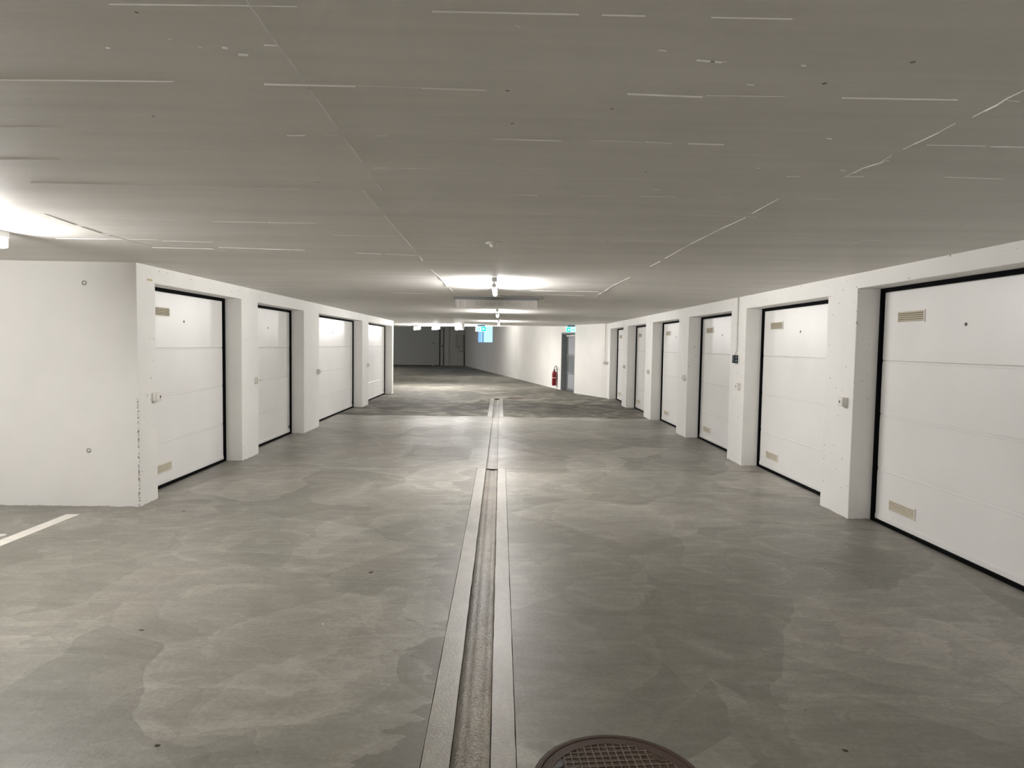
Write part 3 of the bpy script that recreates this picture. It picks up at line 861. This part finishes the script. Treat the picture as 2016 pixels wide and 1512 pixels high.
k = lamp(-1.6, 32.0, 'added fill lamp, unseen under the high ceiling behind the edge of the low ceiling', 0.18, wide=0.05, group='added unseen fill lamps under the high ceiling', glow=M_TUBE_FILL); k.location.z = 3.30  # added fill lamp, hidden by the low slab, brightens the angled wall
# motion sensor
k = empty('motion_sensor', (-0.066, 4.81, CEIL), 0, 'small white domed motion sensor on the ceiling', 'sensor')
bm = bmesh.new(); lathe(bm, [(0.050, 0.0), (0.052, -0.004), (0.048, -0.010), (0.028, -0.012), (0.0, -0.012)], seg=40); mesh_obj('base_plate', bm, M_PLASTIC, k, True)
bm = bmesh.new(); lathe(bm, [(0.024, -0.011), (0.023, -0.020), (0.019, -0.028), (0.011, -0.034), (0.0, -0.036)], seg=32); mesh_obj('dome', bm, M_PLASTIC, k, True)

# ------------------------------------------------------------------ hanging warning sign, unlit, engraved acrylic
SY = 10.30
sg = empty('warning_sign', (-0.08, SY, CEIL), 0, 'long clear acrylic sign reading Abgase zu hoch hanging under the ceiling', 'sign')
def sx(x): return x + 0.08
mesh_obj('mounting_rail', new_box(sx(-0.72), sx(0.565), -0.035, 0.035, -0.036, 0.0, 0.002), M_CHANNEL, sg)
bm = new_box(sx(-0.675), sx(0.535), -0.004, 0.004, -0.165, -0.034, 0.001); mesh_obj('sheet', bm, M_ACRYL, sg)
mesh_obj('end_strip', new_box(sx(-0.70), sx(-0.677), -0.006, 0.006, -0.165, -0.034, 0.001), M_ENGRAVE, sg)
mesh_obj('divider_line', new_box(sx(-0.560), sx(-0.554), -0.0055, 0.0055, -0.163, -0.036), M_PLASTIC, sg)
mesh_obj('right_edge', new_box(sx(0.535), sx(0.541), -0.005, 0.005, -0.165, -0.034), M_PLASTIC, sg)
cu = bpy.data.curves.new('lettering', 'FONT'); cu.body = 'Abgase zu hoch'; cu.size = 0.105; cu.extrude = 0.0012; cu.align_x = 'CENTER'; cu.space_character = 1.05; cu.offset = 0.0016
cu.materials.append(M_ENGRAVE)
tmp = bpy.data.objects.new('tmp', cu); C.objects.link(tmp)
me = bpy.data.meshes.new_from_object(tmp.evaluated_get(bpy.context.evaluated_depsgraph_get())); bpy.data.objects.remove(tmp)
me.name = 'lettering'; me.materials.clear(); me.materials.append(M_ENGRAVE)
tx = bpy.data.objects.new('lettering', me); C.objects.link(tx); tx.parent = sg; tx['kind'] = 'stuff'
tx.location = (sx(-0.055), -0.0065, -0.128); tx.rotation_euler = (math.pi/2, 0, 0)
# driver getting out of a car, as a plain pictogram, and a round no-engine symbol
bm = bmesh.new()
def flat(bm, pts, y=-0.0065, t=0.0012):
    a = [bm.verts.new((p[0], y, p[1])) for p in pts]; b = [bm.verts.new((p[0], y+t, p[1])) for p in pts]
    bm.faces.new(a); bm.faces.new(b[::-1]); n = len(pts)
    for i in range(n): bm.faces.new((a[i], b[i], b[(i+1)%n], a[(i+1)%n]))
px0 = sx(-0.62)
flat(bm, [(px0+0.010*math.cos(a), -0.056+0.010*math.sin(a)) for a in [2*math.pi*k/12 for k in range(12)]])
flat(bm, [(px0-0.016, -0.070), (px0+0.014, -0.068), (px0+0.022, -0.098), (px0+0.014, -0.100), (px0+0.008, -0.084), (px0+0.006, -0.112), (px0+0.022, -0.148), (px0+0.010, -0.150),
          (px0-0.004, -0.120), (px0-0.016, -0.150), (px0-0.028, -0.148), (px0-0.012, -0.112), (px0-0.010, -0.086), (px0-0.026, -0.104), (px0-0.032, -0.098)])
mesh_obj('walking_pictogram', bm, M_ENGRAVE, sg)
bm = bmesh.new(); rx = sx(0.455)
n = 28
for k in range(n-5):
    a0 = 0.55 + 2*math.pi*k/n; a1 = 0.55 + 2*math.pi*(k+1)/n
    flat(bm, [(rx+0.048*math.cos(a0), -0.099+0.048*math.sin(a0)), (rx+0.048*math.cos(a1), -0.099+0.048*math.sin(a1)), (rx+0.037*math.cos(a1), -0.099+0.037*math.sin(a1)), (rx+0.037*math.cos(a0), -0.099+0.037*math.sin(a0))])
mesh_obj('round_symbol', bm, M_ENGRAVE, sg)
bm = bmesh.new()
pts = [(-0.02, 9.80, CEIL-0.010), (0.0, 9.86, CEIL-0.010), (0.10, 9.88, CEIL-0.010), (0.56, 9.88, CEIL-0.010), (0.600, 9.90, CEIL-0.012), (0.618, 9.98, CEIL-0.018), (0.612, 10.12, CEIL-0.022), (0.58, 10.27, CEIL-0.020)]
tube(bm, pts, 0.006, 8)
tag(mesh_obj('sign_cable', bm, M_CABLE, None, True), 'grey cable looping from the ceiling lamp to the hanging sign rail', 'cable')

# ------------------------------------------------------------------ far end
# window in the angled wall
def obl(s, n, z):
    p = A0 + OD*s + ON*n
    return Vector((p.x, p.y, z))
OANG = math.atan2(OD.y, OD.x)          # local x along the wall, local y = towards the room when negative ON
def wbox(s0, s1, n0, n1, z0, z1, org, bev=0.0):
    """box in wall coordinates relative to org (s, n, z)"""
    bm = new_box(s0-org[0], s1-org[0], -(n1-org[1]), -(n0-org[1]), z0-org[2], z1-org[2], bev)
    return bm
def wempty(name, s, n, z, **kw):
    p = obl(s, n, z); e = empty(name, p, OANG, **kw); return e
ws, wz = (S_W0+S_W1)/2, 1.69
win = wempty('window_1', ws, 0, wz, label='blue daylit frosted window high in the far right wall', cat='window', kind='structure')
org = (ws, 0, wz)
for a in ((S_W0, S_W1, 1.69, 1.76), (S_W0, S_W1, 2.88, 2.95), (S_W0, S_W0+0.22, 1.76, 2.88), (S_W1-0.22, S_W1, 1.76, 2.88)):
    mesh_obj('window_frame', wbox(a[0], a[1], 0.02, 0.10, a[2], a[3], org), M_PLASTIC, win)
mesh_obj('mullion', wbox(18.55, 18.72, 0.02, 0.10, 1.76, 2.88, org), M_LIGHTMETAL, win)
for a, b in ((S_W0+0.22, 18.55), (18.72, S_W1-0.22)):
    mesh_obj('pane', wbox(a, b, 0.055, 0.065, 1.76, 2.88, org), M_GLASS, win)

# steel door in the angled wall
ds = (S_D0+S_D1)/2
dr = wempty('door_20', ds, 0, 0, label='grey steel-framed panelled door in the far right wall below the exit sign', cat='door', kind='structure')
org = (ds, 0, 0); N0 = 0.20
mesh_obj('jamb', wbox(S_D1-0.07, S_D1, 0.0, 0.30, 0, 2.09, org, 0.003), M_GREYMETAL, dr)
mesh_obj('jamb', wbox(S_D0, S_D0+0.07, 0.0, 0.30, 0, 2.09, org, 0.003), M_GREYMETAL, dr)
mesh_obj('head', wbox(S_D0+0.07, S_D1-0.07, 0.0, 0.30, 2.03, 2.09, org, 0.003), M_GREYMETAL, dr)
a, b = S_D0+0.07, S_D1-0.07
leaf = []
for s0, s1, z0, z1 in [(a, a+0.11, 0.01, 2.03), (b-0.11, b, 0.01, 2.03), (a+0.11, b-0.11, 0.01, 0.09), (a+0.11, b-0.11, 0.60, 0.68), (a+0.11, b-0.11, 1.23, 1.31), (a+0.11, b-0.11, 1.93, 2.03)]:
    mesh_obj('rail', wbox(s0, s1, N0, N0+0.05, z0, z1, org, 0.003), M_GREYMETAL, dr)
mesh_obj('pane', wbox(a+0.11, b-0.11, N0+0.02, N0+0.03, 1.31, 1.93, org), M_PANE_LIGHT, dr)
mesh_obj('pane', wbox(a+0.11, b-0.11, N0+0.02, N0+0.03, 0.68, 1.23, org), M_PANE_DARK, dr)
mesh_obj('pane', wbox(a+0.11, b-0.11, N0+0.02, N0+0.03, 0.09, 0.60, org), M_PANE_LIGHT, dr)
mesh_obj('door_closer', wbox(a+0.3, b-0.1, N0-0.06, N0, 1.945, 2.005, org, 0.004), M_PLASTIC, dr)
mesh_obj('closer_arm', wbox(b-0.55, b-0.03, N0-0.10, N0-0.06, 1.985, 2.005, org, 0.002), M_LIGHTMETAL, dr)
hd = bmesh.new(); tube(hd, [(a+0.06-ds, -N0, 1.0), (a+0.06-ds, -N0+0.05, 1.0), (a+0.18-ds, -N0+0.05, 1.0)], 0.01, 8); mesh_obj('door_handle', hd, M_LIGHTMETAL, dr, True)
mesh_obj('back_sheet', wbox(S_D0, S_D1, 0.26, 0.30, 0, 2.09, org), M_GATEDARK, dr)

# fire extinguisher on the wall
es = 0.60
k = wempty('fire_extinguisher', es, -0.11, 0.13, label='red fire extinguisher hanging low beside the far steel door', cat='fire extinguisher')
bm = bmesh.new(); lathe(bm, [(0.0, 0.0), (0.07, 0.0), (0.083, 0.015), (0.083, 0.45), (0.078, 0.49), (0.055, 0.525), (0.028, 0.545), (0.0, 0.545)], seg=32); mesh_obj('cylinder', bm, M_RED, k, True)
bm = bmesh.new(); lathe(bm, [(0.0, 0.54), (0.026, 0.54), (0.026, 0.575), (0.018, 0.585), (0.0, 0.585)], seg=20); mesh_obj('valve', bm, M_BLACK, k, True)
mesh_obj('lever', new_box(-0.012, 0.012, -0.10, 0.05, 0.585, 0.60, 0.003), M_BLACK, k)
bm = bmesh.new()
pts = []
for i in range(15):
    t = i/14; a = math.pi*t
    pts.append((0.045 - 0.05*math.cos(a), 0.0, 0.57 + 0.16*math.sin(a)))
pts += [(0.099, 0.0, 0.50), (0.098, 0.0, 0.36), (0.097, 0.0, 0.22)]
tube(bm, pts, 0.011, 8); xform(bm, Matrix.Rotation(-OANG, 4, 'Z')); mesh_obj('hose', bm, M_BLACK, k, True)
bm = bmesh.new(); lathe(bm, [(0.0842, 0.28), (0.0846, 0.285), (0.0846, 0.295), (0.0842, 0.30)], seg=32)
bmesh.ops.delete(bm, geom=[f for f in bm.faces if len(f.verts) > 4], context='FACES')
mesh_obj('label_band', bm, M_LINE, k, True)
mesh_obj('wall_bracket', new_box(-0.03, 0.03, -0.11, -0.07, 0.36, 0.50, 0.003), M_LIGHTMETAL, k)
# hook left on the wall beside it
bm = bmesh.new(); pts = [(0, -0.0, -0.10), (0, 0.03, -0.08)] + [(0.0, 0.03+0.0*i, -0.08+0.02*i) for i in range(4)] + [(-0.02, 0.03, 0.02), (-0.05, 0.03, 0.03), (-0.07, 0.03, 0.0)]
tube(bm, pts, 0.006, 6)
h = mesh_obj('wall_hook', bm, M_LIGHTMETAL, None, True); h.location = obl(0.30, 0, 0.78); h.rotation_euler = (0, 0, OANG)
tag(h, 'thin metal hook on the wall between the extinguisher and the steel door', 'hook')

# exit signs
def exit_sign(x, y, z, rz, label, flip=False):
    k = empty('exit_sign', (x, y, z), rz, label, 'exit sign', 'lit green exit signs')
    mesh_obj('casing', new_box(-0.20, 0.20, 0.004, 0.055, -0.092, 0.092, 0.004), M_LIGHTMETAL, k)
    mesh_obj('bracket', new_box(-0.14, 0.14, 0.01, 0.05, 0.092, CEIL-z, 0.002), M_SOCKET, k)
    mesh_obj('lit_face', new_box(-0.195, 0.195, -0.002, 0.004, -0.088, 0.088, 0.004), M_SIGN_WHITE, k)
    s = -1 if flip else 1
    bm = bmesh.new()
    def poly(pts): 
        flat(bm, [(s*p[0], p[1]) for p in pts], y=-0.0045, t=0.002)
    # doorway
    poly([(-0.150, -0.070), (-0.125, -0.070), (-0.125, 0.066), (-0.150, 0.066)])
    mesh_obj('door_symbol', bm, M_SIGN_GREEN, k); bm = bmesh.new()
    # green field with the arrow and runner left bright
    cx0, cy0 = 0.09, 0.0
    poly([(0.0, -0.074), (0.170, -0.074), (0.170, -0.048), (0.0, -0.048)]); poly([(0.0, 0.048), (0.170, 0.048), (0.170, 0.074), (0.0, 0.074)])
    poly([(0.0, -0.048), (0.026, -0.048), (0.026, 0.048), (0.0, 0.048)])
    poly([(0.026, 0.016), (0.085, 0.016), (0.085, 0.048), (0.026, 0.048)]); poly([(0.026, -0.048), (0.085, -0.048), (0.085, -0.016), (0.026, -0.016)])
    poly([(0.085, 0.040), (0.132, 0.0), (0.170, 0.0), (0.170, 0.048), (0.085, 0.048)]); poly([(0.085, -0.040), (0.085, -0.048), (0.170, -0.048), (0.170, 0.0), (0.132, 0.0)])
    bmesh.ops.remove_doubles(bm, verts=bm.verts, dist=1e-5); mesh_obj('arrow_field', bm, M_SIGN_GREEN, k)
    # running figure
    bm = bmesh.new()
    flat(bm, [(s*(-0.055+0.013*math.cos(a)), 0.045+0.013*math.sin(a)) for a in [2*math.pi*q/12 for q in range(12)]], y=-0.0045, t=0.002)
    poly([(-0.085, 0.022), (-0.050, 0.028), (-0.030, 0.005), (-0.038, 0.0), (-0.054, 0.014), (-0.062, -0.012), (-0.040, -0.036), (-0.046, -0.068), (-0.056, -0.066), (-0.054, -0.040), (-0.076, -0.022), (-0.100, -0.052), (-0.108, -0.044), (-0.086, -0.008), (-0.078, 0.012), (-0.098, -0.004), (-0.104, 0.004)])
    mesh_obj('running_figure', bm, M_SIGN_GREEN, k)
    return k
exit_sign(-0.708, 24.2, 2.165, 0.0, 'lit green exit sign under the ceiling in front of the blue window')
exit_sign(2.37, 23.05, 2.165, -0.72, 'lit green exit sign above the far steel door', flip=True)

# grey gate, side door strip, column and cabinet at the back wall
def bk(s, n, z):
    p = B0 + BD*s - BN*n; return Vector((p.x, p.y, z))
def bbox(s0, s1, n0, n1, z0, z1, org, bev=0.0):
    # local x = along the wall to the left, local y = rotated; room side is +n
    sg_ = -1 if (Matrix.Rotation(BANG, 2) @ Vector((0, 1))).dot(BN) > 0 else 1
    ya, yb = sg_*(n0-org[1]), sg_*(n1-org[1])
    return new_box(s0-org[0], s1-org[0], min(ya, yb), max(ya, yb), z0-org[2], z1-org[2], bev)
def bempty(name, s, n, z, **kw): return empty(name, bk(s, n, z), BANG, **kw)
gate = bempty('door_21', 4.5, 0, 0, label='wide dull grey sectional gate filling the left of the back wall', cat='gate', kind='structure')
org = (4.5, 0, 0)
zc = [0.03, 0.78, 1.53, 2.28, 2.80]
for z0, z1 in zip(zc, zc[1:]):
    mesh_obj('panel', bbox(1.95, 9.5, 0.02, 0.07, z0+0.002, z1-0.002, org, 0.003), M_GATE, gate)
mesh_obj('head_rail', bbox(1.75, 9.6, 0.0, 0.12, 2.80, 3.00, org, 0.004), M_GATE, gate)
mesh_obj('side_rail', bbox(1.86, 1.95, 0.0, 0.10, 0.0, 2.80, org, 0.004), M_GATEDARK, gate)
mesh_obj('side_post', bbox(1.66, 1.86, 0.0, 0.16, 0.0, 2.80, org, 0.004), M_GATE, gate)
mesh_obj('guide_strip', bbox(1.58, 1.66, 0.0, 0.10, 0.0, 2.80, org, 0.002), M_GATEDARK, gate)
mesh_obj('ground_seal', bbox(1.95, 9.5, 0.01, 0.09, 0.0, 0.03, org), M_RUBBER, gate)
mesh_obj('lock_knob', bbox(1.70, 1.78, 0.16, 0.20, 1.42, 1.52, org, 0.01), M_BLACK, gate)
bm = bmesh.new()
rod = bempty('door_pull', 2.40, 0.09, 0, label='pale vertical rod with a small box on the back gate', cat='bolt')
mesh_obj('rod', new_box(-0.025, 0.025, -0.03, 0.02, 0.05, 1.58, 0.004), M_LIGHTMETAL, rod)
mesh_obj('box', new_box(-0.085, 0.085, -0.05, 0.04, 1.58, 1.78, 0.008), M_LIGHTMETAL, rod)
mesh_obj('keyhole', new_box(-0.04, 0.04, -0.06, 0.06, 1.64, 1.72, 0.004), M_BLACK, rod)
mesh_obj('foot', new_box(-0.06, 0.06, -0.05, 0.04, 0.0, 0.08, 0.006), M_LIGHTMETAL, rod)
col_ = bempty('column', 1.40, 0, 0, label='flat grey pilaster right of the back gate', cat='column', kind='structure')
mesh_obj('shaft', bbox(1.22, 1.58, 0.0, 0.10, 0.0, 3.30, (1.40, 0, 0), 0.004), M_WALL_GREY, col_)
cab = bempty('electric_cabinet', 0.42, 0.004, 1.43, label='grey electric cabinet on the back wall close to the corner', cat='cabinet')
org = (0.42, 0, 1.43)
mesh_obj('body', bbox(0.16, 0.68, 0.0, 0.26, 1.43, 2.33, org, 0.006), M_GATE, cab)
mesh_obj('door', bbox(0.18, 0.66, 0.26, 0.285, 1.45, 2.31, org, 0.004), M_GATE, cab)
mesh_obj('lock', bbox(0.60, 0.63, 0.285, 0.30, 1.85, 1.91, org), M_BLACK, cab)
cab = bempty('junction_box', 0.30, 0.004, 1.07, label='small grey box hanging below the electric cabinet', cat='cabinet')
org = (0.30, 0, 1.07)
mesh_obj('body', bbox(0.14, 0.49, 0.0, 0.18, 1.07, 1.42, org, 0.006), M_GATE, cab)
mesh_obj('lid', bbox(0.16, 0.47, 0.18, 0.195, 1.09, 1.40, org, 0.003), M_GATE, cab)
pp = bempty('drain_pipe', 0.06, 0.06, 0, label='dark pipe in the corner of the back wall', cat='pipe')
bm = bmesh.new(); tube(bm, [(0, 0, 0), (0, 0, 1.05)], 0.035, 12); mesh_obj('lower_pipe', bm, M_GATEDARK, pp, True)
bm = bmesh.new(); tube(bm, [(0, 0, 1.05), (0, 0, 3.3)], 0.055, 12); mesh_obj('upper_pipe', bm, M_GATE, pp, True)
bm = bmesh.new(); prism(bm, [bk(1.5, 0.16, 0).xy, bk(3.6, 0.16, 0).xy, bk(3.6, 0.55, 0).xy, bk(1.5, 0.55, 0).xy], 0.0, 0.006)  # thin dark strip lying along the foot of the gate
tag(mesh_obj('dark_floor_strip', bm, M_GATEDARK), 'dark strip on the floor in front of the back gate', 'drain')

# bits of litter on the floor
rnd = random.Random(3)
def chip(x, y, r, mat, label, cat, long=1.0, rz=0.0):
    bm = bmesh.new(); n = 9
    pts = [(r*long*math.cos(2*math.pi*k/n)*rnd.uniform(.75, 1.1), r*math.sin(2*math.pi*k/n)*rnd.uniform(.75, 1.1)) for k in range(n)]
    prism(bm, pts, 0.0, r*0.35)
    o = mesh_obj('leaf_scrap', bm, mat); o.location = (x, y, 0.0005); o.rotation_euler = (0, 0, rz)
    tag(o, label, cat)
M_SCRAP = plain('brown_scrap', (0.05, 0.035, 0.02), 0.8)
for x, y, r, lg, a, lab in [(-1.956, 3.673, 0.012, 2.4, 0.05, 'brown leaf scrap on the near left floor'), (-0.988, 3.774, 0.012, 1.3, 0.0, 'small pale curled scrap left of the drain'),
                            (-0.886, 4.654, 0.016, 2.0, 0.6, 'dark twig-like scrap left of the drain'), (1.402, 2.594, 0.012, 1.8, -0.5, 'dark brown scrap on the near right floor'),
                            (1.379, 2.896, 0.006, 1.2, 0.0, 'tiny black crumb on the near right floor'), (2.394, 4.826, 0.009, 1.2, 0.0, 'tiny dark crumb before the nearest right garage door'),
                            (-1.333, 2.604, 0.014, 1.6, 0.0, 'grey-brown flattened scrap at the lower left'), (-2.943, 6.293, 0.014, 2.0, 0.2, 'small dark scrap on the floor by the left wall corner')]:
    chip(x, y, r*0.5, M_LINE if 'pale' in lab else M_SCRAP, lab, 'litter', lg, a)
